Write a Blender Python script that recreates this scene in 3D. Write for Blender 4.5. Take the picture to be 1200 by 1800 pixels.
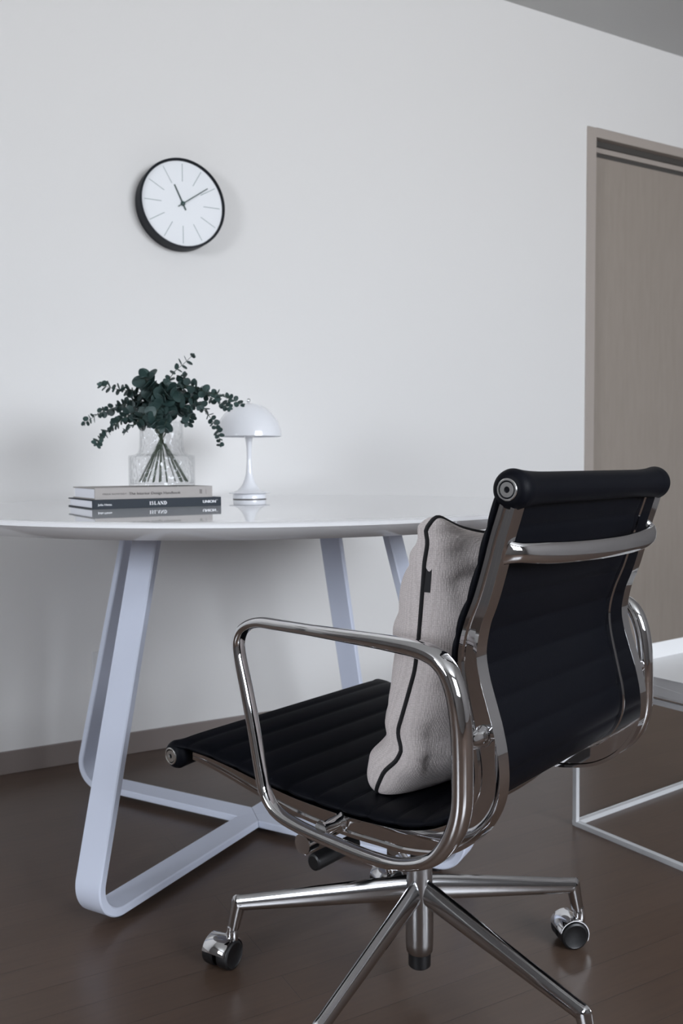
import bpy, bmesh, math, random
from mathutils import Vector, Matrix, noise
random.seed(7)
PI = math.pi
S = bpy.context.scene
for o in list(bpy.data.objects): bpy.data.objects.remove(o)

# ------------------------------------------------------------------ camera
CAM_F, CAM_H, HORIZON, ROLL = 1538.8, .8142, 818.7, -.0063
tilt = math.atan((900 - HORIZON) / CAM_F)
fw = Vector((0, math.cos(tilt), -math.sin(tilt)))
r0 = Vector((1, 0, 0)); d0 = Vector((0, -math.sin(tilt), -math.cos(tilt)))
cr = r0 * math.cos(ROLL) - d0 * math.sin(ROLL)
cu = -(r0 * math.sin(ROLL) + d0 * math.cos(ROLL))
cam_data = bpy.data.cameras.new('camera')
cam = bpy.data.objects.new('camera', cam_data); S.collection.objects.link(cam)
M = Matrix((cr, cu, -fw)).transposed().to_4x4(); M.translation = (0, 0, CAM_H)
cam.matrix_world = M
cam_data.sensor_fit = 'VERTICAL'; cam_data.sensor_height = 36; cam_data.lens = 36 * CAM_F / 1800
cam_data.clip_start = .02
cam_data.dof.use_dof = True; cam_data.dof.focus_distance = 1.1; cam_data.dof.aperture_fstop = 9
S.camera = cam

# ------------------------------------------------------------------ light
WA = .5028                                   # the back wall runs along this direction
U = Vector((math.cos(WA), math.sin(WA), 0)); V = Vector((-math.sin(WA), math.cos(WA), 0))
WALL_V = 2.444; H_CEIL = 2.4116
U0, U1, V0 = -3.0, 3.9, -2.1
def R(u, v, z=0): return U * u + V * v + Vector((0, 0, z))
S.view_settings.view_transform = 'Standard'; S.view_settings.look = 'None'
S.view_settings.gamma = 1; S.view_settings.use_curve_mapping = False
S.view_settings.exposure = 0.0
world = bpy.data.worlds.new('sky'); S.world = world; world.use_nodes = True
wn = world.node_tree.nodes; wl = world.node_tree.links
bg = wn['Background']
tc = wn.new('ShaderNodeTexCoord'); sp = wn.new('ShaderNodeSeparateXYZ'); rp = wn.new('ShaderNodeValToRGB')
wl.new(tc.outputs['Generated'], sp.inputs[0]); wl.new(sp.outputs['Z'], rp.inputs[0])
rp.color_ramp.elements[0].position = 0.0; rp.color_ramp.elements[0].color = (.79, .82, .87, 1)
rp.color_ramp.elements[1].position = .10; rp.color_ramp.elements[1].color = (.83,.88,.96,1)
e = rp.color_ramp.elements.new(.02); e.color = (.82, .86, .92, 1)
wl.new(rp.outputs[0], bg.inputs[0])
bg.inputs[1].default_value = 22.5
# windows the room has: (name, wall, a0, a1, z0, z1)
WINDOWS = [('left', -.95, .45, 1.05, 2.1), ('front', .75, 2.8, 1.05, 2.2)]
def portal(name, c, n, w, h):
    ld = bpy.data.lights.new(name, 'AREA'); ld.shape = 'RECTANGLE'; ld.size = w; ld.size_y = h
    ld.cycles.is_portal = True
    o = bpy.data.objects.new(name, ld); S.collection.objects.link(o)
    o.location = c; o.rotation_euler = (-n).to_track_quat('Z', 'Y').to_euler()
    return o
for w, a0, a1, z0, z1 in WINDOWS:
    if w == 'left': portal('window_daylight', R(U0 - .1, (a0 + a1) / 2, (z0 + z1) / 2), U, a1 - a0, z1 - z0)
    else: portal('window_daylight', R((a0 + a1) / 2, V0 - .1, (z0 + z1) / 2), V, a1 - a0, z1 - z0)
S.cycles.use_denoising = True
S.cycles.max_bounces = 12; S.cycles.diffuse_bounces = 6; S.cycles.glossy_bounces = 6
S.cycles.transmission_bounces = 10; S.cycles.transparent_max_bounces = 8
S.cycles.sample_clamp_indirect = 6
S.cycles.blur_glossy = .3

# ------------------------------------------------------------------ materials
def mat(name, col, rough=.5, metal=0, **k):
    m = bpy.data.materials.new(name); m.use_nodes = True
    b = m.node_tree.nodes['Principled BSDF']
    b.inputs['Base Color'].default_value = (*col, 1); b.inputs['Roughness'].default_value = rough
    b.inputs['Metallic'].default_value = metal
    for kk, v in k.items(): b.inputs[kk.replace('_', ' ')].default_value = v
    return m
def nt(m): return m.node_tree.nodes, m.node_tree.links, m.node_tree.nodes['Principled BSDF']
def bump(m, height_socket, strength, dist):
    n, l, b = nt(m); bp = n.new('ShaderNodeBump'); bp.inputs['Strength'].default_value = strength
    bp.inputs['Distance'].default_value = dist
    l.new(height_socket, bp.inputs['Height']); l.new(bp.outputs[0], b.inputs['Normal'])
def noise_tex(m, scale, detail=3, coord='Object', vec=None):
    n, l, b = nt(m); t = n.new('ShaderNodeTexNoise'); t.inputs['Scale'].default_value = scale
    t.inputs['Detail'].default_value = detail
    if vec is None:
        c = n.new('ShaderNodeTexCoord'); vec = c.outputs[coord]
    l.new(vec, t.inputs['Vector']); return t
def two_tone(m, fac, c0, c1, p0=.35, p1=.65):
    n, l, b = nt(m); r = n.new('ShaderNodeValToRGB')
    r.color_ramp.elements[0].color = (*c0, 1); r.color_ramp.elements[1].color = (*c1, 1)
    r.color_ramp.elements[0].position = p0; r.color_ramp.elements[1].position = p1
    l.new(fac, r.inputs[0]); l.new(r.outputs[0], b.inputs['Base Color']); return r

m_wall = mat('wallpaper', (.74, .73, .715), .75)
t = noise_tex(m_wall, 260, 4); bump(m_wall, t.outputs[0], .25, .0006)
m_wallgrey = mat('dimmed_unseen_wall', (.19, .18, .175), .8)  # unseen walls toned dark to cut bounce light and darken chrome reflections
m_ceiling = mat('ceiling_paper', (.55, .55, .54), .85)
t = noise_tex(m_ceiling, 200, 3); bump(m_ceiling, t.outputs[0], .2, .0006)
m_doorwood = mat('door_veneer', (.34, .295, .265), .5)
n, l, b = nt(m_doorwood)
c = n.new('ShaderNodeTexCoord'); mp = n.new('ShaderNodeMapping'); mp.inputs['Scale'].default_value = (9, 9, 1.2)
l.new(c.outputs['Object'], mp.inputs[0]); t = noise_tex(m_doorwood, 6, 5, vec=mp.outputs[0])
two_tone(m_doorwood, t.outputs[0], (.295, .255, .218), (.318, .275, .236), .3, .7)
m_frame = mat('door_frame_veneer', (.38, .335, .30), .5)
m_base = mat('baseboard_veneer', (.21, .175, .16), .45)
m_groove = mat('groove_shade', (.06, .055, .05), .7)  # dark colour standing in for shade in the door head grooves
m_darkmetal = mat('bronze_metal', (.06, .05, .045), .35, .8)

m_floor = mat('plank_floor', (.12, .09, .075), .30)
n, l, b = nt(m_floor)
c = n.new('ShaderNodeTexCoord'); mp = n.new('ShaderNodeMapping'); mp.inputs['Location'].default_value = (0, .035, 0)
l.new(c.outputs['Object'], mp.inputs[0])
br = n.new('ShaderNodeTexBrick'); l.new(mp.outputs[0], br.inputs['Vector'])
br.inputs['Scale'].default_value = 1; br.inputs['Brick Width'].default_value = .9; br.inputs['Row Height'].default_value = .075
br.inputs['Mortar Size'].default_value = .0006; br.inputs['Mortar Smooth'].default_value = .3; br.offset = .37
br.inputs['Color1'].default_value = (.094, .062, .046, 1); br.inputs['Color2'].default_value = (.084, .055, .040, 1)
br.inputs['Mortar'].default_value = (.040, .027, .021, 1)
mp2 = n.new('ShaderNodeMapping'); mp2.inputs['Scale'].default_value = (3, 40, 1); l.new(c.outputs['Object'], mp2.inputs[0])
gt = noise_tex(m_floor, 3, 5, vec=mp2.outputs[0])
mx = n.new('ShaderNodeMix'); mx.data_type = 'RGBA'; mx.blend_type = 'MULTIPLY'; mx.inputs['Factor'].default_value = .45
gr = n.new('ShaderNodeValToRGB'); gr.color_ramp.elements[0].color = (.75, .75, .75, 1); gr.color_ramp.elements[1].color = (1.1, 1.08, 1.05, 1)
gr.color_ramp.elements[0].position = .3; gr.color_ramp.elements[1].position = .7
l.new(gt.outputs[0], gr.inputs[0]); l.new(br.outputs['Color'], mx.inputs['A']); l.new(gr.outputs[0], mx.inputs['B'])
l.new(mx.outputs['Result'], b.inputs['Base Color'])
iv = n.new('ShaderNodeMath'); iv.operation = 'SUBTRACT'; iv.inputs[0].default_value = 1; l.new(br.outputs['Fac'], iv.inputs[1])
bump(m_floor, iv.outputs[0], .35, .001)

m_chrome = mat('polished_chrome', (.78, .78, .79), .04, 1)
m_alu = mat('polished_aluminium', (.62, .62, .63), .12, 1)
m_brushed = mat('satin_aluminium', (.55, .55, .56), .26, 1)
m_cap = mat('cap_metal', (.82, .82, .80), .22, 1)
m_leather = mat('black_leather', (.0035, .004, .0065), .5, 0, Specular_IOR_Level=.1)
n, l, b = nt(m_leather); c = n.new('ShaderNodeTexCoord'); vo = n.new('ShaderNodeTexVoronoi'); vo.inputs['Scale'].default_value = 700
l.new(c.outputs['Object'], vo.inputs['Vector']); bump(m_leather, vo.outputs['Distance'], .18, .0004)
m_plastic = mat('black_plastic', (.008, .008, .009), .42)
m_blackmetal = mat('black_metal', (.012, .012, .013), .35, .3)
m_lacquer = mat('white_lacquer', (.80, .80, .81), .025)
m_legpaint = mat('white_leg_paint', (.72, .77, .90), .45)
m_lamp = mat('white_opal_acrylic', (.86, .87, .90), .12, 0, Coat_Weight=.5, Coat_Roughness=.04)
m_sidetable = mat('white_powder_coat', (.68, .68, .68), .4)
m_sideframe = mat('frame_powder_coat', (.62, .63, .64), .45)
m_clockface = mat('clock_face', (.82, .84, .86), .6)
m_clockcase = mat('clock_case_black', (.006, .008, .012), .5, 0, Specular_IOR_Level=.2)
m_clockmark = mat('clock_marker_grey', (.30, .36, .36), .6)
m_clockhand = mat('clock_hand_dark', (.015, .05, .045), .4)
m_page = mat('book_pages', (.80, .81, .86), .8)
m_bookblack = mat('book_cover_black', (.022, .028, .036), .6, 0, Specular_IOR_Level=.2)
m_bookgrey = mat('book_cloth_grey', (.33, .31, .295), .8)
m_inkwhite = mat('white_lettering', (.9, .9, .92), .6)
m_inkdark = mat('dark_lettering', (.06, .05, .05), .7)
m_glass = mat('vase_glass', (1, 1, 1), .0, 0, Transmission_Weight=1, IOR=1.12)
n, l, b = nt(m_glass); c = n.new('ShaderNodeTexCoord'); vo = n.new('ShaderNodeTexVoronoi'); vo.inputs['Scale'].default_value = 110
vo.feature = 'SMOOTH_F1'; l.new(c.outputs['Object'], vo.inputs['Vector']); bump(m_glass, vo.outputs['Distance'], .9, .006)
# thin hammered glass: part clear, part refracting, with Fresnel reflection
bnode = [x for x in n if x.bl_idname == 'ShaderNodeBump'][0]
out_ = [x for x in n if x.bl_idname == 'ShaderNodeOutputMaterial'][0]
tr_ = n.new('ShaderNodeBsdfTransparent'); tr_.inputs[0].default_value = (.985, .988, .99, 1)
gl_ = n.new('ShaderNodeBsdfGlossy'); gl_.inputs['Roughness'].default_value = .03; lw_ = n.new('ShaderNodeLayerWeight'); fr_ = n.new('ShaderNodeMath'); fr_.operation = 'POWER'; fr_.inputs[1].default_value = 4; l.new(lw_.outputs['Facing'], fr_.inputs[0])
fs_ = n.new('ShaderNodeMath'); fs_.operation = 'MULTIPLY_ADD'; fs_.inputs[1].default_value = .5; fs_.inputs[2].default_value = .04; l.new(fr_.outputs[0], fs_.inputs[0]); fr_ = fs_
m1 = n.new('ShaderNodeMixShader'); m2 = n.new('ShaderNodeMixShader'); m2.inputs[0].default_value = .12
l.new(bnode.outputs[0], gl_.inputs['Normal'])
l.new(fr_.outputs[0], m1.inputs[0]); l.new(tr_.outputs[0], m1.inputs[1]); l.new(gl_.outputs[0], m1.inputs[2])
l.new(m1.outputs[0], m2.inputs[1]); l.new(b.outputs[0], m2.inputs[2]); l.new(m2.outputs[0], out_.inputs['Surface'])
m_leaf = mat('eucalyptus_leaf', (.022, .055, .047), .5)
t = noise_tex(m_leaf, 25, 2); two_tone(m_leaf, t.outputs[0], (.015, .036, .034), (.034, .066, .060))
m_stem = mat('eucalyptus_stem', (.035, .055, .03), .6)
m_pillow = mat('pillow_fabric', (.56, .52, .52), .95)
n, l, b = nt(m_pillow); c = n.new('ShaderNodeTexCoord')
vo = n.new('ShaderNodeTexVoronoi'); vo.inputs['Scale'].default_value = 400; vo.inputs['Randomness'].default_value = .35
l.new(c.outputs['Object'], vo.inputs['Vector']); bump(m_pillow, vo.outputs['Distance'], .5, .0012)
two_tone(m_pillow, vo.outputs['Distance'], (.78, .715, .70), (.58, .525, .51), .1, .7)
m_piping = mat('black_piping', (.008, .008, .010), .7)

# ------------------------------------------------------------------ mesh helpers
def build(name, verts, faces, m, parent=None, smooth=True, loc=None, bevel=None, angle=40, mats=None):
    me = bpy.data.meshes.new(name)
    me.from_pydata([tuple(v) for v in verts], [], faces); me.update()
    bm = bmesh.new(); bm.from_mesh(me)
    bmesh.ops.remove_doubles(bm, verts=bm.verts, dist=1e-6)
    bmesh.ops.recalc_face_normals(bm, faces=bm.faces)
    if smooth:
        for f in bm.faces: f.smooth = True
        for ed in bm.edges:
            if len(ed.link_faces) == 2 and ed.calc_face_angle(0) > math.radians(angle): ed.smooth = False
    bm.to_mesh(me); bm.free()
    me.materials.append(m)
    o = bpy.data.objects.new(name, me); S.collection.objects.link(o)
    if parent: o.parent = parent
    if loc is not None: o.location = loc
    if bevel:
        md = o.modifiers.new('bevel', 'BEVEL'); md.width = bevel; md.segments = 2; md.limit_method = 'ANGLE'; md.angle_limit = math.radians(35)
        md.harden_normals = False
    return o
class G:
    def __init__(s): s.v = []; s.f = []
    def add(s, v, f):
        k = len(s.v); s.v += [Vector(p) for p in v]; s.f += [tuple(i + k for i in q) for q in f]; return s
    def box(s, a, b, fr=None):
        (x0, y0, z0), (x1, y1, z1) = a, b
        v = [Vector(p) for p in ((x0, y0, z0), (x1, y0, z0), (x1, y1, z0), (x0, y1, z0), (x0, y0, z1), (x1, y0, z1), (x1, y1, z1), (x0, y1, z1))]
        if fr: v = [fr(p) for p in v]
        return s.add(v, [(0, 3, 2, 1), (4, 5, 6, 7), (0, 1, 5, 4), (1, 2, 6, 5), (2, 3, 7, 6), (3, 0, 4, 7)])
    def lathe(s, prof, n=48, axis=None, origin=(0, 0, 0), caps=True):
        # prof: (radius, height) ; axis: direction of height
        ax = Vector(axis or (0, 0, 1)).normalized(); o = Vector(origin)
        a = ax.orthogonal().normalized(); b = ax.cross(a); k = len(s.v)
        for r, h in prof:
            for i in range(n):
                t = 2 * PI * i / n; s.v.append(o + ax * h + (a * math.cos(t) + b * math.sin(t)) * r)
        for j in range(len(prof) - 1):
            for i in range(n):
                i2 = (i + 1) % n; s.f.append((k + j * n + i, k + j * n + i2, k + (j + 1) * n + i2, k + (j + 1) * n + i))
        if caps:
            s.f.append(tuple(k + i for i in range(n))); s.f.append(tuple(k + (len(prof) - 1) * n + i for i in range(n)))
        return s
    def loft(s, rings, closed=False, caps=True):
        k = len(s.v); n = len(rings[0])
        for r in rings: s.v += [Vector(p) for p in r]
        m = len(rings)
        for j in range(m if closed else m - 1):
            j2 = (j + 1) % m
            for i in range(n):
                i2 = (i + 1) % n; s.f.append((k + j * n + i, k + j * n + i2, k + j2 * n + i2, k + j2 * n + i))
        if caps and not closed:
            s.f.append(tuple(k + i for i in range(n))); s.f.append(tuple(k + (m - 1) * n + i for i in range(n)))
        return s
    def tube(s, pts, r, n=10, closed=False):
        pts = [Vector(p) for p in pts]; rings = []; up = None; m = len(pts)
        for i, p in enumerate(pts):
            if closed: t = pts[(i + 1) % m] - pts[i - 1]
            else: t = pts[min(i + 1, m - 1)] - pts[max(i - 1, 0)]
            t.normalize()
            if up is None: up = t.orthogonal().normalized()
            up = (up - t * up.dot(t)).normalized(); w = t.cross(up)
            rr = r(i / (m - 1)) if callable(r) else r
            rings.append([p + (up * math.cos(2 * PI * q / n) + w * math.sin(2 * PI * q / n)) * rr for q in range(n)])
        return s.loft(rings, closed)
def spline(pts, n, closed=False):
    # Catmull-Rom resample to n points evenly by arc length
    P = [Vector(p) for p in pts]; out = []
    m = len(P); seg = m if closed else m - 1
    for i in range(seg):
        if closed: a, b, c, d = P[i - 1], P[i], P[(i + 1) % m], P[(i + 2) % m]
        else: a, b, c, d = P[max(i - 1, 0)], P[i], P[i + 1], P[min(i + 2, m - 1)]
        for k in range(24):
            t = k / 24
            out.append(.5 * (2 * b + (c - a) * t + (2 * a - 5 * b + 4 * c - d) * t * t + (3 * b - a - 3 * c + d) * t ** 3))
    out.append(P[0] if closed else P[-1])
    L = [0]
    for i in range(1, len(out)): L.append(L[-1] + (out[i] - out[i - 1]).length)
    res = []; j = 0
    for k in range(n):
        s = L[-1] * k / (n if closed else n - 1)
        while j < len(L) - 2 and L[j + 1] < s: j += 1
        t = (s - L[j]) / max(L[j + 1] - L[j], 1e-9); res.append(out[j].lerp(out[j + 1], min(max(t, 0), 1)))
    return res, L[-1]
def interp(x, tab):
    if x <= tab[0][0]: return tab[0][1]
    for (a, va), (b, vb) in zip(tab, tab[1:]):
        if x <= b: return va + (vb - va) * (x - a) / (b - a)
    return tab[-1][1]
def empty(name, loc, rz, label, cat, group=None):
    o = bpy.data.objects.new(name, None); S.collection.objects.link(o); o.empty_display_size = .05
    o.location = loc; o.rotation_euler = (0, 0, rz); o['label'] = label; o['category'] = cat
    if group: o['group'] = group
    return o
def tag(o, label, cat, group=None):
    o['label'] = label; o['category'] = cat
    if group: o['group'] = group
    return o
def structure(o, label=None):
    o['kind'] = 'structure'
    if label: o['label'] = label
    return o
def text_mesh(txt, size, extrude=.0002):
    cu_ = bpy.data.curves.new('text', 'FONT'); cu_.body = txt; cu_.size = size; cu_.extrude = extrude
    ob = bpy.data.objects.new('text', cu_); S.collection.objects.link(ob)
    dg = bpy.context.evaluated_depsgraph_get(); me = ob.evaluated_get(dg).to_mesh()
    v = [Vector(p.co) for p in me.vertices]; f = [tuple(p.vertices) for p in me.polygons]
    ob.evaluated_get(dg).to_mesh_clear(); bpy.data.objects.remove(ob); bpy.data.curves.remove(cu_)
    return v, f
def fit_text(txt, x0, x1, zc, hcap, place, bold=0):
    v, f = text_mesh(txt, 1.0, 0)
    lo = min(p.x for p in v); hi = max(p.x for p in v); cap = .73
    g = G()
    for dx in ((0,) if not bold else (-bold, 0, bold)):
        g.add([place(x0 + (p.x - lo) / (hi - lo) * (x1 - x0) + dx, zc + (p.y / cap - .5) * hcap) for p in v], f)
    return g

# ------------------------------------------------------------------ the room
def rbox(name, u0, u1, v0, v1, z0, z1, m, bevel=None, parent=None):
    # boxes in the room's own axes
    g = G().box((u0, v0, z0), (u1, v1, z1))
    o = build(name, g.v, g.f, m, parent, smooth=False, bevel=bevel)
    if parent is None: o.rotation_euler = (0, 0, WA)
    return o
def wall_with_hole(name, along, c0, c1, a0, a1, holes, m):
    g = G(); cuts = sorted(holes); a = a0
    def bx(p0, p1, z0, z1):
        if along == 'u': g.box((p0, c0, z0), (p1, c1, z1))
        else: g.box((c0, p0, z0), (c1, p1, z1))
    for h0, h1, z0, z1 in cuts:
        bx(a, h0, 0, H_CEIL)
        if z0 > 0: bx(h0, h1, 0, z0)
        bx(h0, h1, z1, H_CEIL); a = h1
    bx(a, a1, 0, H_CEIL)
    o = build(name, g.v, g.f, m, smooth=False); o.rotation_euler = (0, 0, WA); return structure(o)
T = .15
DU, DZ = 2.384, 2.056                    # door opening outer corner
structure(rbox('floor', U0 - T, U1 + T, V0 - T, WALL_V + T, -.1, 0, m_floor))
structure(rbox('ceiling', U0 - T, U1 + T, V0 - T, WALL_V + T, H_CEIL, H_CEIL + .1, m_ceiling))
DU1 = DU + .86
wall_with_hole('wall_back', 'u', WALL_V, WALL_V + T, U0 - T, U1 + T, [(DU, DU1, 0, DZ)], m_wall)
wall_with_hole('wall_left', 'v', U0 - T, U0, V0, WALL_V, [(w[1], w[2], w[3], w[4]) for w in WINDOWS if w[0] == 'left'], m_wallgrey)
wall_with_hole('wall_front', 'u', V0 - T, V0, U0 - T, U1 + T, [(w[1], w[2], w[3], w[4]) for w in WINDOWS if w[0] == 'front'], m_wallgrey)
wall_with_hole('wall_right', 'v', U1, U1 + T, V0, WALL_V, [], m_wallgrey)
structure(rbox('baseboard_back', U0, DU, WALL_V - .008, WALL_V, 0, .0605, m_base, .0015))
structure(rbox('baseboard_left', U0, U0 + .008, V0, WALL_V - .008, 0, .0605, m_base, .0015))
structure(rbox('baseboard_right', DU1, U1, WALL_V - .008, WALL_V, 0, .0605, m_base, .0015))
# window frames
for i, (w, a0, a1, z0, z1) in enumerate(WINDOWS):
    g = G(); fwd = .045
    c0, c1 = (U0 - .11, U0 - .05) if w == 'left' else (V0 - .11, V0 - .05)
    def bx(p0, p1, q0, q1):
        if w == 'left': g.box((c0, p0, q0), (c1, p1, q1))
        else: g.box((p0, c0, q0), (p1, c1, q1))
    bx(a0, a0 + fwd, z0, z1); bx(a1 - fwd, a1, z0, z1); bx(a0 + fwd, a1 - fwd, z0, z0 + fwd); bx(a0 + fwd, a1 - fwd, z1 - fwd, z1)
    mid = (a0 + a1) / 2; bx(mid - .03, mid + .03, z0 + fwd, z1 - fwd)
    o = build('window_%d' % (i + 1), g.v, g.f, m_sidetable, smooth=False); o.rotation_euler = (0, 0, WA); structure(o)
# door: frame with rebated head, leaf, lever
door = bpy.data.objects.new('door_1', None); S.collection.objects.link(door); door.rotation_euler = (0, 0, WA)
structure(door, 'taupe wooden interior door with dark lever handle behind the chair')
FW = .042
g = G()
g.box((DU, WALL_V - .006, 0), (DU + FW, WALL_V + .12, DZ)); g.box((DU1 - FW, WALL_V - .006, 0), (DU1, WALL_V + .12, DZ))
g.box((DU + FW, WALL_V - .006, DZ - .034), (DU1 - FW, WALL_V + .12, DZ))
g.box((DU + FW, WALL_V + .030, DZ - .072), (DU1 - FW, WALL_V + .12, DZ - .052))
o = build('door_frame', g.v, g.f, m_frame, door, smooth=False, bevel=.001)
g = G(); g.box((DU + FW, WALL_V + .022, DZ - .054), (DU1 - FW, WALL_V + .12, DZ - .033)); g.box((DU + FW, WALL_V + .036, DZ - .089), (DU1 - FW, WALL_V + .12, DZ - .070))
build('head_groove_shade', g.v, g.f, m_groove, door, smooth=False)  # dark blocks in the head grooves, painted as their shade
g = G(); g.box((DU + FW + .003, WALL_V + .034, .006), (DU1 - FW - .003, WALL_V + .070, DZ - .088))
build('door_leaf', g.v, g.f, m_doorwood, door, smooth=False, bevel=.001)
hv = WALL_V + .034; hz = .95; hu = DU1 - FW - .065
g = G(); g.lathe([(.024, 0), (.024, .008), (.010, .010), (.010, .045)], 32, (0, -1, 0), (hu, hv, hz))
g.tube([(hu, hv - .042, hz), (hu - .03, hv - .048, hz), (hu - .115, hv - .048, hz)], .0085, 12)
build('door_handle', g.v, g.f, m_darkmetal, door)

# ------------------------------------------------------------------ wall clock
clock = empty('wall_clock', R(.8183, WALL_V, 1.5507), WA, 'round wall clock with black case and white numberless face on the wall', 'clock')
CR, CO, CD = .1172, .1243, .050
AX = (0, -1, 0)
g = G(); g.lathe([(CO - .004, 0), (CO - .001, .002), (CO, CD - .004), (CO - .0008, CD), (CR + .0012, CD + .001), (CR, CD - .001), (CR, CD - .008)], 96, AX)
build('clock_case', g.v, g.f, m_clockcase, clock)
g = G(); g.lathe([(CR - .0003, CD - .0078), (CR - .0003, CD - .0062)], 96, AX)
build('clock_face', g.v, g.f, m_clockface, clock)
def dial(r, a, y, off=0):      # a clockwise from twelve
    return Vector((r * math.sin(a) + off * math.cos(a), -y, r * math.cos(a) - off * math.sin(a)))
for k in range(12):
    a = k * PI / 6; w = .0009; y = CD - .0060; g = G()
    g.add([dial(.061, a, y, -w), dial(.061, a, y, w), dial(.110, a, y, w), dial(.110, a, y, -w)], [(0, 1, 2, 3)])
    build('hour_marker', g.v, g.f, m_clockmark, clock, smooth=False)
def hand(name, a, ln, tail, w, y):
    g = G(); pts = [(-tail, w * .9), (ln, w * .75)]
    v = []
    for yy in (y, y + .001):
        v += [dial(-tail, a, yy, -w), dial(-tail, a, yy, w), dial(ln, a, yy, w * .8), dial(ln, a, yy, -w * .8)]
    g.add(v, [(0, 1, 2, 3), (4, 5, 6, 7), (0, 1, 5, 4), (1, 2, 6, 5), (2, 3, 7, 6), (3, 0, 4, 7)])
    build(name, g.v, g.f, m_clockhand, clock, smooth=False)
hand('hour_hand', math.radians(-25.5), .055, .019, .0021, CD - .0045)
hand('minute_hand', math.radians(55), .089, .017, .0016, CD - .003)
g = G(); g.lathe([(.0062, CD - .006), (.0062, CD - .0015), (.004, CD)], 24, AX); build('hand_hub', g.v, g.f, m_clockhand, clock)

# ------------------------------------------------------------------ wall outlet, mostly behind the far left table leg
outlet = empty('wall_outlet', R(.584, WALL_V, .247), WA, 'white electrical outlet plate low on the wall, mostly hidden behind the far left table leg', 'outlet')
g = G(); g.box((-.035, -.008, -.055), (.035, 0, .055)); build('outlet_plate', g.v, g.f, m_sidetable, outlet, smooth=False, bevel=.002)
g = G(); g.box((-.011, -.0095, -.030), (.011, -.0078, .030)); build('outlet_socket', g.v, g.f, m_sideframe, outlet, smooth=False, bevel=.0006)

# ------------------------------------------------------------------ round table
TC = Vector((-.200, 1.940, 0)); TR = .640; TH = .730
table = empty('dining_table', TC, 0, 'large round white glossy table on four splayed white legs against the wall', 'table')
g = G(); g.lathe([(.05, TH), (.3, TH), (TR - .03, TH), (TR - .0105, TH), (TR - .0095, TH - .0001), (TR - .005, TH - .0012), (TR - .002, TH - .0035), (TR, TH - .0075), (TR - .0020, TH - .0092), (TR - .0035, TH - .0105), (TR - .024, TH - .0277), (TR - .0255, TH - .028), (TR - .027, TH - .028), (.3, TH - .028), (.05, TH - .028)], 180)
build('tabletop', g.v, g.f, m_lacquer, table, angle=50)
def leg_path():
    up = Vector((.346, TH - .0285)); d = Vector((.2727, -1)).normalized(); zc = .014
    s = (zc - up.y) / d.y; corner = up + d * s; th = math.acos(-d.dot(Vector((-1, 0))) * -1)
    ang = d.angle(Vector((1, 0)))                     # 74.8 deg interior
    Ro = .062; tl = Ro / math.tan(ang / 2)
    a = corner - d * tl; b = corner + Vector((-tl, 0)); cc = Vector((b.x, b.y + Ro))
    a0 = math.atan2(a.y - cc.y, a.x - cc.x); a1 = -PI / 2
    pts = [(up, None)]
    out = [(up, cc)]
    N = 18; arc = []
    for i in range(N + 1):
        t = a0 + (a1 - a0) * i / N; arc.append((cc + Vector((math.cos(t), math.sin(t))) * Ro, Vector((-math.cos(t), -math.sin(t)))))
    n0 = arc[0][1]
    return [(up, n0)] + arc, zc
arc, zc = leg_path()
for k, az in enumerate((-118.8, 151.2, 61.2, -28.8)):
    a = math.radians(az); rd = Vector((math.cos(a), math.sin(a), 0)); sd = Vector((-math.sin(a), math.cos(a), 0))
    HW, TK, C = .030, .016, .0022
    rings = []
    def sec(p, nrm, inner_end=False):
        r = []
        for o_, t_ in ((-HW + C, 0), (0, 0), (HW - C, 0), (HW, C), (HW, TK - C), (HW - C, TK), (0, TK), (-HW + C, TK), (-HW, TK - C), (-HW, C)):
            rr = p.x + nrm.x * t_; zz = p.y + nrm.y * t_
            if inner_end: rr = abs(o_) + .0006
            r.append(rd * rr + sd * o_ + Vector((0, 0, zz)))
        return r
    for p, nrm in arc: rings.append(sec(p, nrm))
    rings.append(sec(Vector((.0, zc)), Vector((0, 1)), True))
    g = G(); g.loft(rings)
    lg = build('leg', g.v, g.f, m_legpaint, table, angle=30)
    g = G(); g.lathe([(.012, 0), (.012, zc + .0005)], 20, (0, 0, 1), rd * .44); build('foot_pad', g.v, g.f, m_plastic, lg)
g = G(); g.box((-.31, -.31, TH - .0285), (.31, .31, TH - .0282)) if 0 else g.lathe([(.36, TH - .030), (.36, TH - .0279)], 60)
build('mounting_plate', g.v, g.f, m_legpaint, table)

# ------------------------------------------------------------------ books
def book(name, loc, rz, ln, wd, th, cover, label):
    b = empty(name, loc, rz, label, 'book'); ct = .0024
    g = G()
    g.box((0, .001, 0), (ln, wd, ct)); g.box((0, .001, th - ct), (ln, wd, th))
    n = 8; pr = []
    g.box((0, -.0006, 0), (ln, .0022, th))
    build('book_cover', g.v, g.f, cover, b, smooth=False, bevel=.0006)
    g = G(); g.box((.003, .0022, ct), (ln - .003, wd - .004, th - ct)); build('page_block', g.v, g.f, m_page, b, smooth=False)
    return b
A1 = Vector((-.4985, 1.750, TH)); rz1 = math.radians(31.5)
T1, T2 = .0187, .0240
b1 = book('hardcover_book', A1, rz1, .279, .185, T1, m_bookblack, 'black hardcover book with white spine lettering lying flat on the table under the grey book')
e1 = Vector((math.cos(rz1), math.sin(rz1), 0)); e2 = Vector((-e1.y, e1.x, 0))
A2 = A1 + e1 * .0065 + e2 * .004 + Vector((0, 0, T1))
b2 = book('hardcover_book', A2, rz1, .254, .165, T2, m_bookgrey, 'grey clothbound book with dark spine lettering lying on the black book, under the vase')
def spine(y): return lambda x, z: Vector((x, y, z))
def lettering(g, parent, m, name='spine_lettering'):
    build(name, g.v, g.f, m, parent, smooth=False)
YS = -.0009
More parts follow.
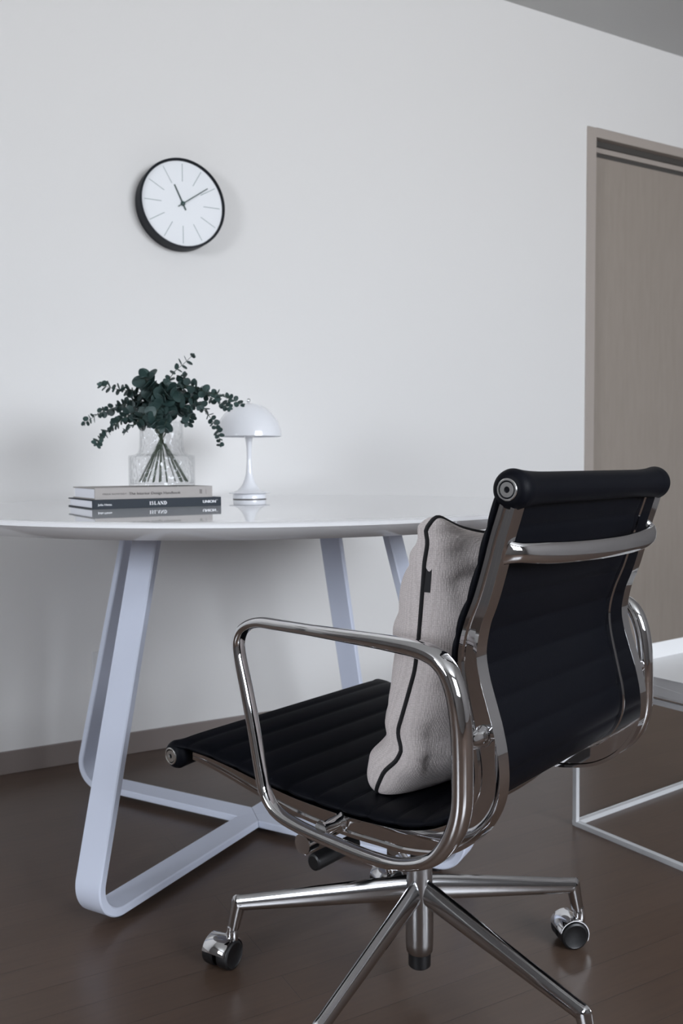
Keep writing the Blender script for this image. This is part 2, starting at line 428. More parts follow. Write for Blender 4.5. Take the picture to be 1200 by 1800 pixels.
def xs(px):  # position along the spine
    t = (px - 158) / 230; return .279 * t / (t + (1 - t) * 1.084)
g = fit_text('Julia Hetta', xs(168), xs(193), T1 * .47, .0042, spine(YS), .0002)
def serif(txt, x0, x1, zc, h, place):
    Q = []
    def q(*p): Q.append(p)
    adv = 0; W = {'I': .46, 'S': .66, 'L': .72, 'A': .86, 'N': .90, 'D': .86}
    for chh in txt:
        o = adv
        def r(xa, za, xb, zb): q((o + xa, za), (o + xb, za), (o + xb, zb), (o + xa, zb))
        def st(pts, w):
            for (xa, za), (xb, zb) in zip(pts, pts[1:]):
                d = Vector((xb - xa, zb - za)).normalized(); nn = Vector((-d.y, d.x)) * w / 2
                q((o + xa + nn.x, za + nn.y), (o + xb + nn.x, zb + nn.y), (o + xb - nn.x, zb - nn.y), (o + xa - nn.x, za - nn.y))
        if chh == 'I': r(.13, 0, .31, 1); r(.02, 0, .42, .07); r(.02, .93, .42, 1)
        if chh == 'L': r(.12, 0, .30, 1); r(.02, .93, .40, 1); r(.02, 0, .66, .08); r(.60, 0, .66, .30)
        if chh == 'D': r(.10, 0, .28, 1); r(.02, .93, .30, 1); r(.02, 0, .30, .07); st([(.25, .965), (.48, .93), (.64, .74), (.69, .5), (.64, .26), (.48, .07), (.25, .035)], .11); st([(.64, .74), (.69, .5), (.64, .26)], .19)
        if chh == 'N': r(.09, 0, .16, 1); r(.70, 0, .77, 1); st([(.12, .97), (.74, .03)], .19); r(.0, 0, .26, .07); r(.0, .93, .16, 1); r(.60, .93, .87, 1)
        if chh == 'A': st([(.13, .02), (.42, .98)], .06); st([(.42, .98), (.70, .02)], .18); r(.24, .28, .56, .35); r(.02, 0, .25, .07); r(.54, 0, .84, .07)
        if chh == 'S': st([(.52, .74), (.46, .90), (.30, .965), (.14, .88), (.10, .74), (.20, .60), (.42, .44), (.52, .28), (.46, .12), (.30, .035), (.14, .10), (.07, .27)], .12); st([(.20, .60), (.42, .44)], .19)
        adv += W[chh] + .06
    g = G()
    for p in Q: g.add([place(x0 + a / adv * (x1 - x0), zc + (b - .5) * h) for a, b in p], [tuple(range(len(p)))])
    return g
lettering(g, b1, m_inkwhite, 'author_lettering')
g2 = serif('ISLAND', xs(260), xs(292), T1 * .5, .0070, spine(YS)); lettering(g2, b1, m_inkwhite, 'title_lettering')
g = G(); g2 = fit_text('UNION', xs(355.5), xs(378), T1 * .52, .0060, spine(YS), .0004); g.add(g2.v, g2.f)
g2 = fit_text('TM', xs(379), xs(381.5), T1 * .66, .0016, spine(YS)); g.add(g2.v, g2.f)
lettering(g, b1, m_inkwhite, 'publisher_lettering')
ox = .0065
g = fit_text('FRIDA RAMSTEDT', xs(178) - ox, xs(221) - ox, T2 * .46, .0034, spine(YS))
lettering(g, b2, m_inkdark, 'author_lettering')
g2 = fit_text('The Interior Design Handbook', xs(225) - ox, xs(317) - ox, T2 * .48, .0056, spine(YS), .0002); lettering(g2, b2, m_inkdark, 'title_lettering')
g = G(); xa = xs(362) - ox; g.add([(xa, YS, T2 * .3), (xa + .0006, YS, T2 * .3), (xa + .0006, YS, T2 * .72), (xa, YS, T2 * .72)], [(0, 1, 2, 3)])
# small woven publisher mark: a ring of short strokes
xc = xs(353) - ox
for zz in (.34, .44, .54, .64):
    for sx in (-.0026, .0004):
        g.add([(xc + sx, YS, T2 * zz), (xc + sx + .0024, YS, T2 * zz), (xc + sx + .0024, YS, T2 * zz + .0015), (xc + sx, YS, T2 * zz + .0015)], [(0, 1, 2, 3)])
lettering(g, b2, m_inkdark, 'publisher_mark')

# ------------------------------------------------------------------ vase
VZ = TH + T1 + T2; VC = Vector((-.392, 1.918, VZ))
vase = G()
out = [(.0705, 0), (.0712, .004), (.0712, .064), (.0700, .0665), (.0560, .0690), (.0500, .0745), (.0478, .084), (.0470, .10), (.0468, .130), (.0480, .142)]
inn = [(.0458, .142), (.0446, .130), (.0448, .10), (.0456, .084), (.0478, .073), (.0545, .0663), (.0675, .0637), (.0687, .060), (.0687, .008), (.0660, .005)]
vase.lathe([(.0002, 0)] + out + inn + [(.0002, .005)], 96, caps=False)
vo_ = build('glass_vase', vase.v, vase.f, m_glass, None, loc=VC, angle=60)
tag(vo_, 'clear hammered glass vase with a narrow neck and wide base standing on the grey book', 'vase')

# ------------------------------------------------------------------ eucalyptus
def px3(x, y, depth):
    a = (x - 600) / CAM_F; b = (y - 900) / CAM_F
    u = a * math.cos(ROLL) + b * math.sin(ROLL); v = -a * math.sin(ROLL) + b * math.cos(ROLL)
    d = fw + r0 * u + d0 * v
    return Vector((0, 0, CAM_H)) + d * (depth / d.y)
def leaf(g, base, direction, nrm, size, round_=1.0):
    d = direction.normalized(); nrm = (nrm - d * nrm.dot(d)).normalized(); s = d.cross(nrm)
    n = 9; top = []; k = []
    th = .0004
    rim = []
    for i in range(n * 2):
        t = 2 * PI * i / (n * 2); x = .5 - .5 * math.cos(t); w = math.sin(t) * .5 * round_ * (1 - .25 * (x - .5))
        rim.append((x, w))
    cup = .14
    v = []
    for sgn in (1, -1):
        for x, w in rim: v.append(base + d * (x * size) + s * (w * size) + nrm * (cup * size * (abs(w) * 1.2 + (x - .5) ** 2) + sgn * th))
        v.append(base + d * (.5 * size) + nrm * (sgn * th))
    m2 = n * 2; f = []
    for i in range(m2):
        j = (i + 1) % m2
        f.append((i, j, m2)); f.append((m2 + 1 + j, m2 + 1 + i, m2 + 1 + m2)); f.append((i, m2 + 1 + i, m2 + 1 + j, j))
    g.add(v, f)
neck = VC + Vector((0, 0, .138))
BR = [  # tip path in the photo, depth offsets, leaf size start/end, count, label, inside-vase foot angle
 ([(287, 690), (303, 658), (322, 640), (336, 627)], [0, .00, .01, .01], .014, .011, 8, 'slim eucalyptus sprig rising highest above the vase'),
 ([(300, 705), (330, 678), (362, 690), (395, 696), (423, 711)], [0, -.02, -.03, -.03, -.04], .019, .011, 15, 'eucalyptus branch arching right until it passes over the lamp shade'),
 ([(305, 718), (345, 712), (368, 732), (382, 758), (387, 780)], [0, .02, .04, .04, .04], .017, .009, 13, 'eucalyptus branch drooping down beside the left edge of the lamp shade'),
 ([(275, 700), (235, 688), (205, 684), (178, 677)], [0, -.02, -.03, -.04], .022, .011, 12, 'eucalyptus branch reaching left and slightly up with its tip high'),
 ([(270, 716), (225, 712), (180, 724), (149, 744)], [0, .02, .03, .04], .018, .010, 16, 'eucalyptus branch reaching farthest left with its tip level with the vase rim'),
 ([(268, 728), (230, 728), (196, 752), (170, 779)], [0, -.03, -.05, -.05], .018, .010, 15, 'eucalyptus branch hanging lowest on the left side of the vase'),
 ([(278, 712), (268, 690), (260, 676), (254, 664)], [-.01, -.03, -.04, -.05], .027, .026, 10, 'eucalyptus branch with the broadest round leaves at the top of the bouquet'),
 ([(300, 710), (312, 690), (318, 672), (322, 662)], [.01, .02, .03, .03], .020, .014, 10, 'upright eucalyptus branch just right of the bouquet centre'),
 ([(285, 725), (262, 722), (240, 742), (222, 756)], [-.01, -.05, -.06, -.06], .021, .012, 10, 'short eucalyptus branch drooping over the left side of the vase rim'),
 ([(300, 722), (322, 715), (335, 728), (330, 742)], [-.01, -.04, -.05, -.05], .023, .014, 9, 'short eucalyptus branch drooping over the right side of the vase rim'),
 ([(290, 715), (285, 712), (276, 722), (272, 738)], [-.02, -.05, -.065, -.065], .028, .022, 10, 'eucalyptus branch with broad leaves hanging over the front of the vase rim'),
 ([(302, 712), (345, 690), (372, 700), (402, 716)], [.01, .01, .03, .03], .018, .011, 14, 'eucalyptus branch running just below the one that crosses the lamp shade'),
 ([(288, 708), (292, 694), (300, 684), (306, 690)], [-.02, -.05, -.05, -.06], .029, .024, 9, 'eucalyptus branch of broad leaves at the middle of the bouquet'),
 ([(280, 716), (255, 706), (230, 705), (208, 716)], [0, .01, .00, .00], .022, .013, 10, 'eucalyptus branch tucked between the two left reaching branches'),
 ([(284, 722), (262, 735), (247, 742), (236, 739)], [0, -.02, -.02, -.02], .024, .015, 9, 'eucalyptus branch spreading low over the left shoulder of the bouquet'),
 ([(292, 720), (296, 730), (292, 742), (288, 750)], [-.03, -.06, -.065, -.065], .025, .018, 8, 'eucalyptus branch drooping in front of the glass neck'),
 ([(296, 712), (318, 702), (338, 700), (352, 712)], [0, -.01, -.02, -.02], .022, .013, 10, 'short eucalyptus branch pointing right from the bouquet centre'),
]
for i, (pp, dd, s0, s1, cnt, lab) in enumerate(BR):
    pts = [px3(x, y, VC.y + d) for (x, y), d in zip(pp, dd)]
    ang = i * 2.39996; fr_ = .052 + .008 * math.sin(i * 3)
    foot = VC + Vector((math.cos(ang) * fr_, math.sin(ang) * fr_, .009))
    nk = neck + Vector((-math.cos(ang) * .018, -math.sin(ang) * .018, 0))
    path, L_ = spline([foot, foot.lerp(nk, .55), nk] + pts, 60)
    root = empty('eucalyptus_branch', foot, 0, lab, 'eucalyptus branch', 'eucalyptus branches in the glass vase')
    g = G(); g.tube([p - foot for p in path], lambda t: .0012 * (1 - t) + .0005, 7)
    build('stem', g.v, g.f, m_stem, root)
    g = G()
    # arc parameter where the leaves start
    start = 0
    for k in range(60):
        if path[k].z > neck.z + .010: start = k; break
    rnd = random.Random(100 + i)
    cnt = int(cnt * 1.55)
    for k in range(cnt):
        t = k / (cnt - 1); idx = start + t * (59 - start - .01); i0 = int(idx); p = path[i0].lerp(path[min(i0 + 1, 59)], idx - i0)
        tn = (path[min(i0 + 1, 59)] - path[max(i0 - 1, 0)]).normalized()
        sz = s0 + (s1 - s0) * t; a0 = rnd.random() * PI
        q = tn.orthogonal().normalized(); w = tn.cross(q)
        for sg in (0, PI):
            aa = a0 + sg + rnd.uniform(-.3, .3); side = q * math.cos(aa) + w * math.sin(aa)
            dr = side + tn * rnd.uniform(.2, .7)
            nn = tn * .55 - side * .3 + Vector((rnd.uniform(-.7, .7), rnd.uniform(-1.2, .1), rnd.uniform(-.4, .8)))
            leaf(g, p + side * .001, dr, nn, sz * rnd.uniform(.95, 1.35), .92)
    leaf(g, path[59], tn, Vector((0, -1, .3)), s1 * .9, .7)
    build('leaves', [v - foot for v in g.v], g.f, m_leaf, root, angle=70)

# ------------------------------------------------------------------ mushroom lamp
lamp = empty('table_lamp', Vector((-.2365, 2.255, TH)), 0, 'small white mushroom table lamp with domed shade standing right of the books', 'lamp')
g = G(); g.lathe([(.040, 0), (.0425, .0012), (.0425, .0125), (.0410, .0145), (.0515, .0150), (.0528, .0160), (.0520, .0172), (.0400, .0190), (.0300, .0235), (.0225, .0310), (.0165, .0410), (.0120, .0520), (.0092, .0640), (.0074, .0780), (.0063, .0940), (.0058, .110), (.0062, .130), (.0075, .145), (.0095, .158), (.018, .170), (.034, .180), (.036, .182), (.0, .184)], 64, caps=False)
build('base', g.v, g.f, m_lamp, lamp, angle=50)
g = G(); g.lathe([(.0428, .0004), (.0428, .0018)], 64); build('base_ring', g.v, g.f, m_darkmetal, lamp)
g = G(); pr = []
RS, HS = .0842, .0855
for k in range(25):
    a = PI / 2 * k / 24; pr.append((max(RS * math.cos(a), .0004), .1605 + HS * math.sin(a)))
pi_ = [(max(r - .0022, .0003), z - (.0022 if r < .05 else .0008)) for r, z in pr[::-1]]
g.lathe(pr + pi_[:-1] + [(RS - .0022, .1605)] + [pr[0]], 72, caps=False); build('lamp_shade', g.v, g.f, m_lamp, lamp, angle=50)
g = G(); g.lathe([(.0004, .246), (.003, .2465), (.0022, .2475), (.0050, .2500), (.0057, .2528), (.0045, .2562), (.0020, .2580), (.0004, .2583)], 24, caps=False)
build('finial', g.v, g.f, m_chrome, lamp)

# ------------------------------------------------------------------ side table
SC = Vector((.517, 1.939, 0)); saz = math.radians(35)
st = empty('side_table', SC, saz, 'low white tray side table on a thin square wire frame right of the chair', 'side table')
LX, LY, TZ, B = .46, .46, .333, .0105
def fbar(g, a, b): g.box(a, b)
g = G()
for z0 in (0, TZ - B):
    g.box((0, -B, z0), (LX, 0, z0 + B)); g.box((0, -LY, z0), (LX, -LY + B, z0 + B))
    g.box((0, -LY + B, z0), (B, -B, z0 + B)); g.box((LX - B, -LY + B, z0), (LX, -B, z0 + B))
for x in (0, LX - B):
    for y in (-B, -LY): g.box((x, y, B), (x + B, y + B, TZ - B))
build('wire_frame', g.v, g.f, m_sideframe, st, smooth=False, bevel=.0008)
g = G(); z0, z1, w = TZ + .005, TZ + .047, .003
g.box((0, -LY, z0), (LX, 0, z0 + .004))
g.box((0, -w, z0 + .004), (LX, 0, z1)); g.box((0, -LY, z0 + .004), (LX, -LY + w, z1)); g.box((0, -LY + w, z0 + .004), (w, -w, z1)); g.box((LX - w, -LY + w, z0 + .004), (LX, -w, z1))
build('tray_top', g.v, g.f, m_sidetable, st, smooth=False, bevel=.0008)
for x in (.02, LX - .02):
    for y in (-.02, -LY + .02):
        g = G(); g.lathe([(.006, TZ), (.006, TZ + .0052)], 16, (0, 0, 1), (x, y, 0)); build('tray_spacer', g.v, g.f, m_plastic, st)

# ------------------------------------------------------------------ office chair
# local axes: x across (towards the chair's right), y forward, z up
HUB = Vector((.1165, 1.318, 0)); LAZ = math.radians(90 - 40.7)
chair = empty('office_chair', HUB, LAZ, 'black ribbed leather swivel chair with polished chrome frame and armrests in the foreground', 'office chair')
# path of the leather sling (forward, up)
SL = [(-.268, .800), (-.258, .768), (-.247, .735), (-.238, .703), (-.226, .665), (-.212, .630), (-.204, .595), (-.206, .560), (-.216, .515), (-.226, .470), (-.225, .435), (-.207, .403), (-.178, .382), (-.140, .369), (-.100, .363), (-.020, .359), (.05, .363), (.10, .371), (.15, .381), (.20, .390), (.235, .394), (.268, .394)]
NS = 260
slp, SLL = spline([(0, a, b) for a, b in SL], NS)
def tangents(p): return [(p[min(i + 1, len(p) - 1)] - p[max(i - 1, 0)]).normalized() for i in range(len(p))]
slt = tangents(slp)
sln = [Vector((0, -t.z * 1, t.y)) for t in slt]       # rotate: towards the front / top
sln = [n_ if n_.dot(Vector((0, .7, .7))) > 0 else -n_ for n_ in sln]
def flare(p): return .041 * max(0, min((p.y + .01) / .28, 1)) ** 1.25
HWID = .2165; rings = []; CH = .0455
nu = 36
def usample():
    L = []
    for i in range(nu + 1):
        t = i / nu; L.append(-math.cos(PI * t))
    return L
us = usample()
for i, (p, nn) in enumerate(zip(slp, sln)):
    s = SLL * i / (NS - 1); ch_ = abs(math.sin(PI * (s - .015) / CH)) ** .45
    h = .0052 + .0036 * ch_; W = HWID + flare(p) - .0030 * (1 - ch_)
    ring = []
    for u in us: ring.append(p + Vector((W * u, 0, 0)) + nn * h * max(1 - abs(u) ** 14, 0) ** .5)
    for u in us[::-1][1:-1]: ring.append(p + Vector((W * u, 0, 0)) - nn * h * max(1 - abs(u) ** 14, 0) ** .5)
    rings.append(ring)
g = G(); g.loft(rings); build('leather_sling', g.v, g.f, m_leather, chair, angle=60)
def roller(name, c, r_mid, r_end, half):
    g = G(); prof = []
    N = 40; xs_ = []
    for k in range(N + 1):
        x = -half + 2 * half * k / N; e_ = abs(x) / half
        r = r_mid + (r_end - r_mid) * max(0, (e_ - .62) / .38) ** 2 * 1.0
        if abs(x) < half - .012: prof.append((r, x))
    m_ = []
    for k in range(8):
        a = PI / 2 * k / 8; m_.append((r_end - .0110 + .0110 * math.sin(a), -half - .006 + .0150 * (1 - math.cos(a)) ))
    mir = [(r, -h) for r, h in m_[::-1]]
    g.lathe(m_ + prof + mir, 40, (1, 0, 0), (0, c[0], c[1])); build(name, g.v, g.f, m_leather, chair, angle=60)
    for sg in (-1, 1):
        g = G(); h0 = half + .0045
        g.lathe([(.0128, 0), (.0128, .0025), (.0120, .0034), (.0104, .0034), (.0100, .0012), (.0090, .0012), (.0086, .0030), (.0036, .0030), (.0030, .0008), (.0002, .0008)], 36, (sg, 0, 0), (sg * h0, c[0], c[1]), caps=False)
        build('end_cap', g.v, g.f, m_cap, chair, angle=30)
roller('back_roller', (-.2775, .7865), .0195, .0240, .2130)
roller('front_roller', (.2730, .3785), .0175, .0215, .2530)
# side frames: H-section castings
def offset_path(a0, a1, off):
    out = []
    for i in range(a0, a1): out.append((slp[i] - sln[i] * off(i / (NS - 1)), sln[i]))
    return out
def dtab(t): return interp(t, [(0, .0095), (.18, .0105), (.26, .0135), (.34, .0165), (.50, .0165), (.60, .0135), (.72, .0125), (.85, .0100), (1, .0045)])
for sg in (-1, 1):
    A_, FL, WB = .0112, .0050, .0070
    rings = []
    for i in range(8, NS - 8):
        t = i / (NS - 1); d = dtab(t); off = .0068 + d
        c = slp[i] - sln[i] * off; nn = sln[i]
        c = c + Vector((sg * (.2045 + flare(slp[i]) * .8), 0, 0))
        sec = [(-A_, -d), (A_, -d), (A_, -d + FL), (WB, -d + FL + .001), (WB, d - FL - .001), (A_, d - FL), (A_, d), (-A_, d), (-A_, d - FL), (-WB, d - FL - .001), (-WB, -d + FL + .001), (-A_, -d + FL)]
        rings.append([c + Vector((a, 0, 0)) + nn * b_ for a, b_ in sec])
    g = G(); g.loft(rings); build('side_frame', g.v, g.f, m_chrome, chair, angle=30, bevel=.0021)
# armrests: closed loops
AP = [(.115, .555), (.102, .510), (.089, .460), (.075, .400), (.066, .372), (.045, .352), (.007, .343), (-.057, .3385), (-.120, .337), (-.165, .343), (-.206, .361), (-.232, .391), (-.245, .426), (-.247, .468), (-.245, .523), (-.238, .562), (-.224, .588), (-.198, .601), (-.144, .6045), (-.047, .605), (.040, .605), (.078, .604), (.104, .594), (.116, .577)]
ap, apl = spline([(0, a, b) for a, b in AP], 220, closed=True)
cen = sum(ap, Vector()) / len(ap)
for sg in (-1, 1):
    rings = []; n_ = len(ap)
    for i, p in enumerate(ap):
        t = (ap[(i + 1) % n_] - ap[i - 1]).normalized(); nn = Vector((0, -t.z, t.y))
        k = min(max((-.02 - p.y) / .20, 0), 1)
        if p.z < .40: k *= max(0, (p.z - .34) / .06)
        a = .0100 + .0040 * k; b_ = .0070 + .0036 * k
        ring = []
        for q in range(20):
            th = 2 * PI * q / 20; cx, sx = math.cos(th), math.sin(th)
            ring.append(p + Vector((sg * .262 + a * math.copysign(abs(cx) ** .8, cx), 0, 0)) + nn * b_ * math.copysign(abs(sx) ** .8, sx))
        rings.append(ring)
    g = G(); g.loft(rings, closed=True); ar = build('armrest', g.v, g.f, m_chrome, chair, angle=60)
    for (fy, z, ax) in ((-.2425, .500, 0), (-.026, .343, 0)):
        g = G()
        ring = []
        for x in (.212, .2155, .219, .248, .252, .2545):
            rr = .0078 if .218 < x < .25 else .0098
            ring.append([(sg * x, fy + math.cos(2 * PI * q / 20) * rr, z + math.sin(2 * PI * q / 20) * rr * 1.35) for q in range(20)])
        g.loft(ring); build('spacer', g.v, g.f, m_chrome, ar, angle=60)
# stabiliser bar behind the back
sp_, _ = spline([(-.206, -.262, .716), (-.190, -.276, .714), (-.150, -.284, .711), (-.09, -.290, .708), (0, -.294, .706), (.09, -.292, .706), (.150, -.288, .708), (.186, -.284, .712), (.198, -.276, .716), (.205, -.262, .720)], 70)
rings = []
tt = tangents(sp_)
for i, p in enumerate(sp_):
    s = i / 69; e_ = min(s, 1 - s) * 2; hh = .0112 + .0024 * min(e_ * 3, 1); ww = .0058
    if e_ < .12: hh += .006 * (1 - e_ / .12) ** 2
    side = tt[i].cross(Vector((0, 0, 1))).normalized(); up = side.cross(tt[i])
    rings.append([p + side * ww * math.cos(2 * PI * q / 18) + up * hh * math.sin(2 * PI * q / 18) for q in range(18)])
g = G(); g.loft(rings); build('back_stabiliser', g.v, g.f, m_chrome, chair, angle=60)
# seat underframe: cross bars and tilt mechanism
for fy in (-.10, .115):
    g = G(); zc_ = .322 if fy < 0 else .325
    pts = [(-.197, fy, zc_), (-.12, fy * .9, zc_ - .012), (0, fy * .7, zc_ - .022), (.12, fy * .9, zc_ - .012), (.197, fy, zc_)]
    p_, _ = spline(pts, 30); g.tube(p_, .0095, 14); build('cross_bar', g.v, g.f, m_alu, chair)
g = G(); g.box((-.050, -.075, .266), (.050, .070, .312)); g.box((-.035, .06, .232), (.035, .135, .306))
build('tilt_mechanism', g.v, g.f, m_blackmetal, chair, smooth=False, bevel=.006)
g = G(); g.lathe([(.010, 0), (.010, .090)], 20, (-1, 0, 0), (-.03, .113, .248)); g.lathe([(.0150, .090), (.0160, .0915), (.0160, .111), (.0150, .1125)], 40, (-1, 0, 0), (-.03, .113, .248))
build('tension_knob', g.v, g.f, m_chrome, chair, angle=30)
g = G(); g.lathe([(.0115, .03), (.0125, .035), (.0130, .120), (.0120, .1235), (.0095, .1250)], 32, (-1, 0, 0), (-.025, .084, .231))
build('tilt_lever', g.v, g.f, m_plastic, chair, angle=30)
g = G(); g.tube([(.05, .03, .272), (.12, -.002, .252), (.165, -.012, .234)], .0045, 10)
pl = [(.150, 0), (.160, .010), (.185, .0145), (.208, .013), (.216, .004), (.216, -.004), (.208, -.013), (.185, -.0145), (.160, -.010), (.150, -.002)]
g.loft([[Vector((x, -.012 + y, .234 - (x - .165) * .12 - .003)) for x, y in pl], [Vector((x, -.012 + y, .234 - (x - .165) * .12 + .003)) for x, y in pl]])
build('height_lever', g.v, g.f, m_plastic, chair, angle=40)
# column and base hub
g = G(); g.lathe([(.0140, .205), (.0140, .266)], 32); build('gas_column', g.v, g.f, m_blackmetal, chair)
g = G(); g.lathe([(.0170, .062), (.0205, .066), (.0215, .080), (.0215, .120), (.0205, .150), (.0198, .205), (.0185, .2085), (.0145, .2085)], 48)
build('base_hub', g.v, g.f, m_brushed, chair, angle=40)
g = G(); g.lathe([(.0145, .040), (.0172, .0425), (.0175, .063)], 36); build('hub_cap', g.v, g.f, m_plastic, chair, angle=30)
# five legs with knees
TH0 = math.radians(math.degrees(.7186) - 90) - LAZ
TRAIL = {0: (-60, None), 1: (-80, -170), 2: (-50, -140), 3: (-32, -122), 4: (20, -70)}
for k in range(5):
    a = math.radians((-49.4, 24.0, 95.2, 166.6, 239.1)[k]) - LAZ; rd = Vector((math.cos(a), math.sin(a), 0)); sd = Vector((-math.sin(a), math.cos(a), 0)); Z = Vector((0, 0, 1))
    rings = []
    # centre line of the top ridge: (radius, z top, depth, width)
    K = []
    for i in range(13):
        t = i / 12; K.append((.016 + (.288 - .016) * t, .181 - .061 * t, .037 - .014 * t, .0108 - .0018 * t))
    def sec(c, up, out_, dep, w):
        # teardrop: narrow ridge above, rounder belly
        S_ = [(-.30, 0), (0, .06), (.30, 0), (.72, -.30), (.98, -.62), (.90, -.86), (.55, -1), (-.55, -1), (-.90, -.86), (-.98, -.62), (-.72, -.30)]
        return [c + sd * (x * w) + up * (y * dep) for x, y in S_]
    for r, z, dep, w in K: rings.append(sec(rd * r + Z * z, Z, rd, dep, w))
    # knee: turn from outward to downward
    c0 = Vector((.288, .119 - .010)); 
    for i in range(1, 9):
        t = i / 8; ang = PI / 2 * (1 - t * .93); rr = .0105
        tip = rd * (.2955 + rr * math.cos(ang)) + Z * (.1085 + rr * math.sin(ang))
        up = (rd * math.cos(ang) + Z * math.sin(ang)).normalized()
        rings.append(sec(tip, up, None, .0235, .0090))
    for z in (.095, .082, .0625):
        rings.append(sec(rd * (.3065 + (.1085 - z) * .18) + Z * z, rd, None, .0235 - (.1085 - z) * .10, .0090 - (.1085 - z) * .02))
    g = G(); g.loft(rings); build('base_leg', g.v, g.f, m_alu, chair, angle=50)
    # caster (world azimuths of axle and trail)
    ax_az, _ = TRAIL[k]; ax = math.radians(ax_az) - LAZ; A = Vector((math.cos(ax), math.sin(ax), 0)); tr = Vector((math.sin(ax), -math.cos(ax), 0))
    if k in (1, 2, 3, 4): pass
    sp0 = rd * .3025; sp0 = rd * .3075
    tz = math.radians((-60, 150, 110, 175, -70)[k]) - LAZ; wc = sp0 + Vector((math.cos(tz), math.sin(tz), 0)) * .0165 + Z * .0235
    g = G(); hw = .0225; rings = []
    n_ = 36
    for i in range(n_ + 1):
        t = math.radians(-25 + 190 * i / n_); e_ = tr * -math.cos(t + 0) + Z * math.sin(t)
        o_, i_ = .0268, .0248
        rings.append([wc + A * -hw + e_ * i_, wc + A * -hw + e_ * (o_ - .001), wc + A * (-hw + .0012) + e_ * o_, wc + A * (hw - .0012) + e_ * o_, wc + A * hw + e_ * (o_ - .001), wc + A * hw + e_ * i_])
    g.loft(rings)
    g.lathe([(.0088, .040), (.0100, .0440), (.0100, .0560), (.0088, .0600), (.0075, .0660)], 24, (0, 0, 1), sp0)
    cs = build('caster', g.v, g.f, m_chrome, chair, angle=50)
    for sg in (-1, 1):
        g = G(); g.lathe([(.0060, .0040), (.0215, .0040), (.0235, .0060), (.0235, .0215), (.0224, .0245), (.0196, .0260), (.0186, .0252), (.0003, .0248)], 40, A * sg, wc, caps=False)
        build('caster_wheel', g.v, g.f, m_plastic, cs, angle=40)

# ------------------------------------------------------------------ pillow on the chair
PB = Vector((.012, -.05, .362))
Rc = Matrix.Rotation(LAZ, 4, 'Z')
pillow = empty('throw_pillow', HUB + Rc @ PB, LAZ, 'beige woven throw pillow with black piping leaning on the chair back', 'pillow')
seam_tab = [(.362, -.040), (.378, -.047), (.404, -.060), (.425, -.082), (.440, -.088), (.462, -.081), (.503, -.094), (.548, -.108), (.588, -.114), (.640, -.120), (.690, -.126), (.716, -.132), (.732, -.129), (.748, -.140), (.760, -.150)]
far_tab = [(.36, -.05), (.76, -.165)]
def back_limit(z): # front face of the sling
    best = -1
    best = interp(z, sorted([(b_, a_) for a_, b_ in SL if b_ > .40]))
    return best + .0095
def seat_top(y): return interp(y, sorted([(a_, b_) for a_, b_ in SL if b_ < .41])) + .0085
LNEAR, LFAR = -.168, .195
NA, NB = 64, 110
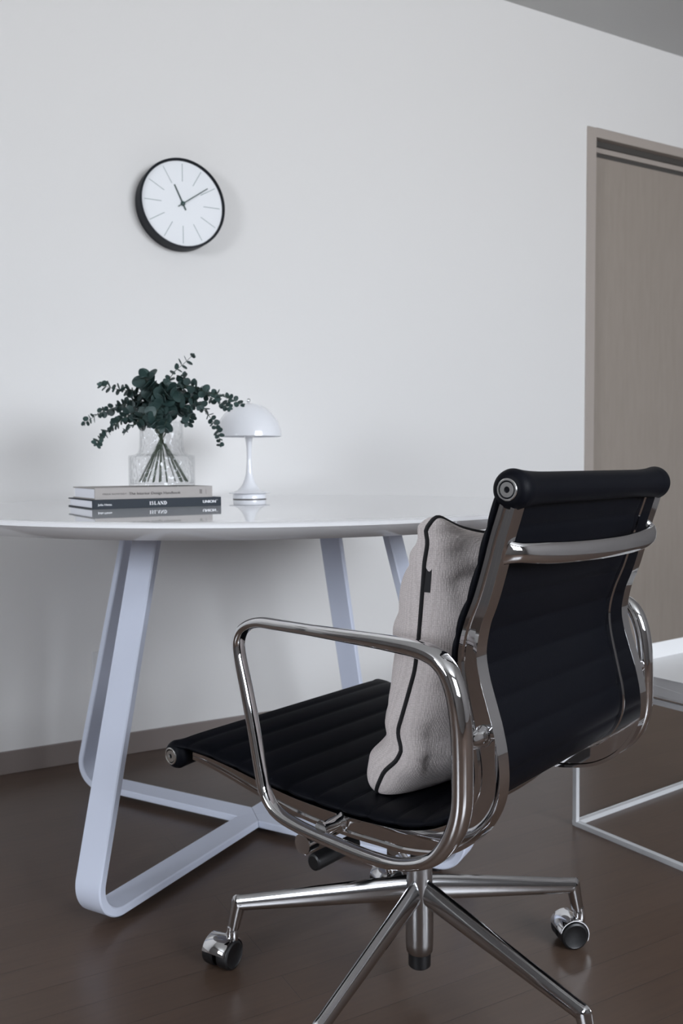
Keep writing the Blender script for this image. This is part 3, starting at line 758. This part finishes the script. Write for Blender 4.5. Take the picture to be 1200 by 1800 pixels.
def pil(a, b, side):
    # a across -1..1, b up -1..1
    zc_ = .5595; hz_ = .1975
    e_ = 1 - .045 * (1 - b * b) ; ez = 1 - .055 * (1 - a * a)
    x = (LNEAR + LFAR) / 2 + (LFAR - LNEAR) / 2 * a * e_; z = zc_ + hz_ * b * ez - (.028 * (1 - abs(a) ** 2.2) * b * b if b > 0 else 0)
    cn_ = (abs(a) * abs(b)) ** 14; z -= math.copysign(.010, b) * cn_; x -= math.copysign(.008, a) * cn_
    wn_ = .5 - .5 * a; wn_ = wn_ ** 1.6
    y = interp(z, seam_tab) * wn_ + interp(z, far_tab) * (1 - wn_)
    base = max((1 - abs(a) ** 2.6) * (1 - abs(b) ** (3.0 if b > 0 else 6.0)), 0)
    th = base ** .42
    Tn = .083 if side > 0 else .075
    q = Vector((x * 9, z * 9, side * 3.1))
    w = noise.noise(q * 1.3) * .012 + noise.noise(q * 3.1) * .004
    # creases gathering at the near edge
    cr_ = 0
    for zc2, am, wd_ in ((.708, .011, .014), (.668, .006, .011), (.440, .010, .016), (.402, .004, .012), (.480, .005, .013), (.535, .006, .014), (.600, .005, .016)):
        dz = z - zc2 - (x - LNEAR) * (.28 if zc2 > .5 else -.22) + .004 * math.sin((x - LNEAR) * 40)
        cr_ -= am * math.exp(-(dz / wd_) ** 2) * math.exp(-(x - LNEAR) / .16) * min(1, (x - LNEAR) / .02 + .35)
    off = Tn * th + (w + cr_) * min(1, base * 3.5)
    lean = Vector((0, .97, .22)).normalized()
    p = Vector((x, y, z)) + lean * off * side
    if side < 0: p.y = max(p.y, back_limit(p.z) + .002)
    p.z = max(p.z, seat_top(p.y) + .001)
    return p
verts, faces = [], []
idx = {}
def cosp(i, n): return -math.cos(PI * i / n)
for side in (1, -1):
    for i in range(NA + 1):
        for j in range(NB + 1):
            edge = i in (0, NA) or j in (0, NB)
            if edge and side < 0: idx[side, i, j] = idx[1, i, j]; continue
            idx[side, i, j] = len(verts); verts.append(pil(cosp(i, NA), cosp(j, NB), side) - PB)
    for i in range(NA):
        for j in range(NB): faces.append((idx[side, i, j], idx[side, i + 1, j], idx[side, i + 1, j + 1], idx[side, i, j + 1]))
pc = build('pillow_cover', verts, faces, m_pillow, pillow, angle=180)
sub = pc.modifiers.new('sub', 'SUBSURF'); sub.levels = 1; sub.render_levels = 1
loop = [idx[1, i, 0] for i in range(NA)] + [idx[1, NA, j] for j in range(NB)] + [idx[1, NA - i, NB] for i in range(NA)] + [idx[1, 0, NB - j] for j in range(NB)]
pth, _ = spline([verts[k] for k in loop[::2]], 260, closed=True)
for q in pth: q.z = max(q.z, .0065 - .0)
g = G(); g.tube(pth, .0031, 8, closed=True); build('piping', g.v, g.f, m_piping, pillow)
tb = [(z, interp(z, seam_tab)) for z in (.652, .665, .678, .691)]
g = G(); rings = []
for z, y in tb:
    x = LNEAR + .006
    rings.append([Vector((x - .0015, y + .002, z)) - PB, Vector((x + .0, y - .0115, z)) - PB, Vector((x + .0015, y - .0115, z)) - PB, Vector((x + .0015, y, z)) - PB])
g.loft(rings); build('side_tag', g.v, g.f, m_piping, pillow, smooth=False)
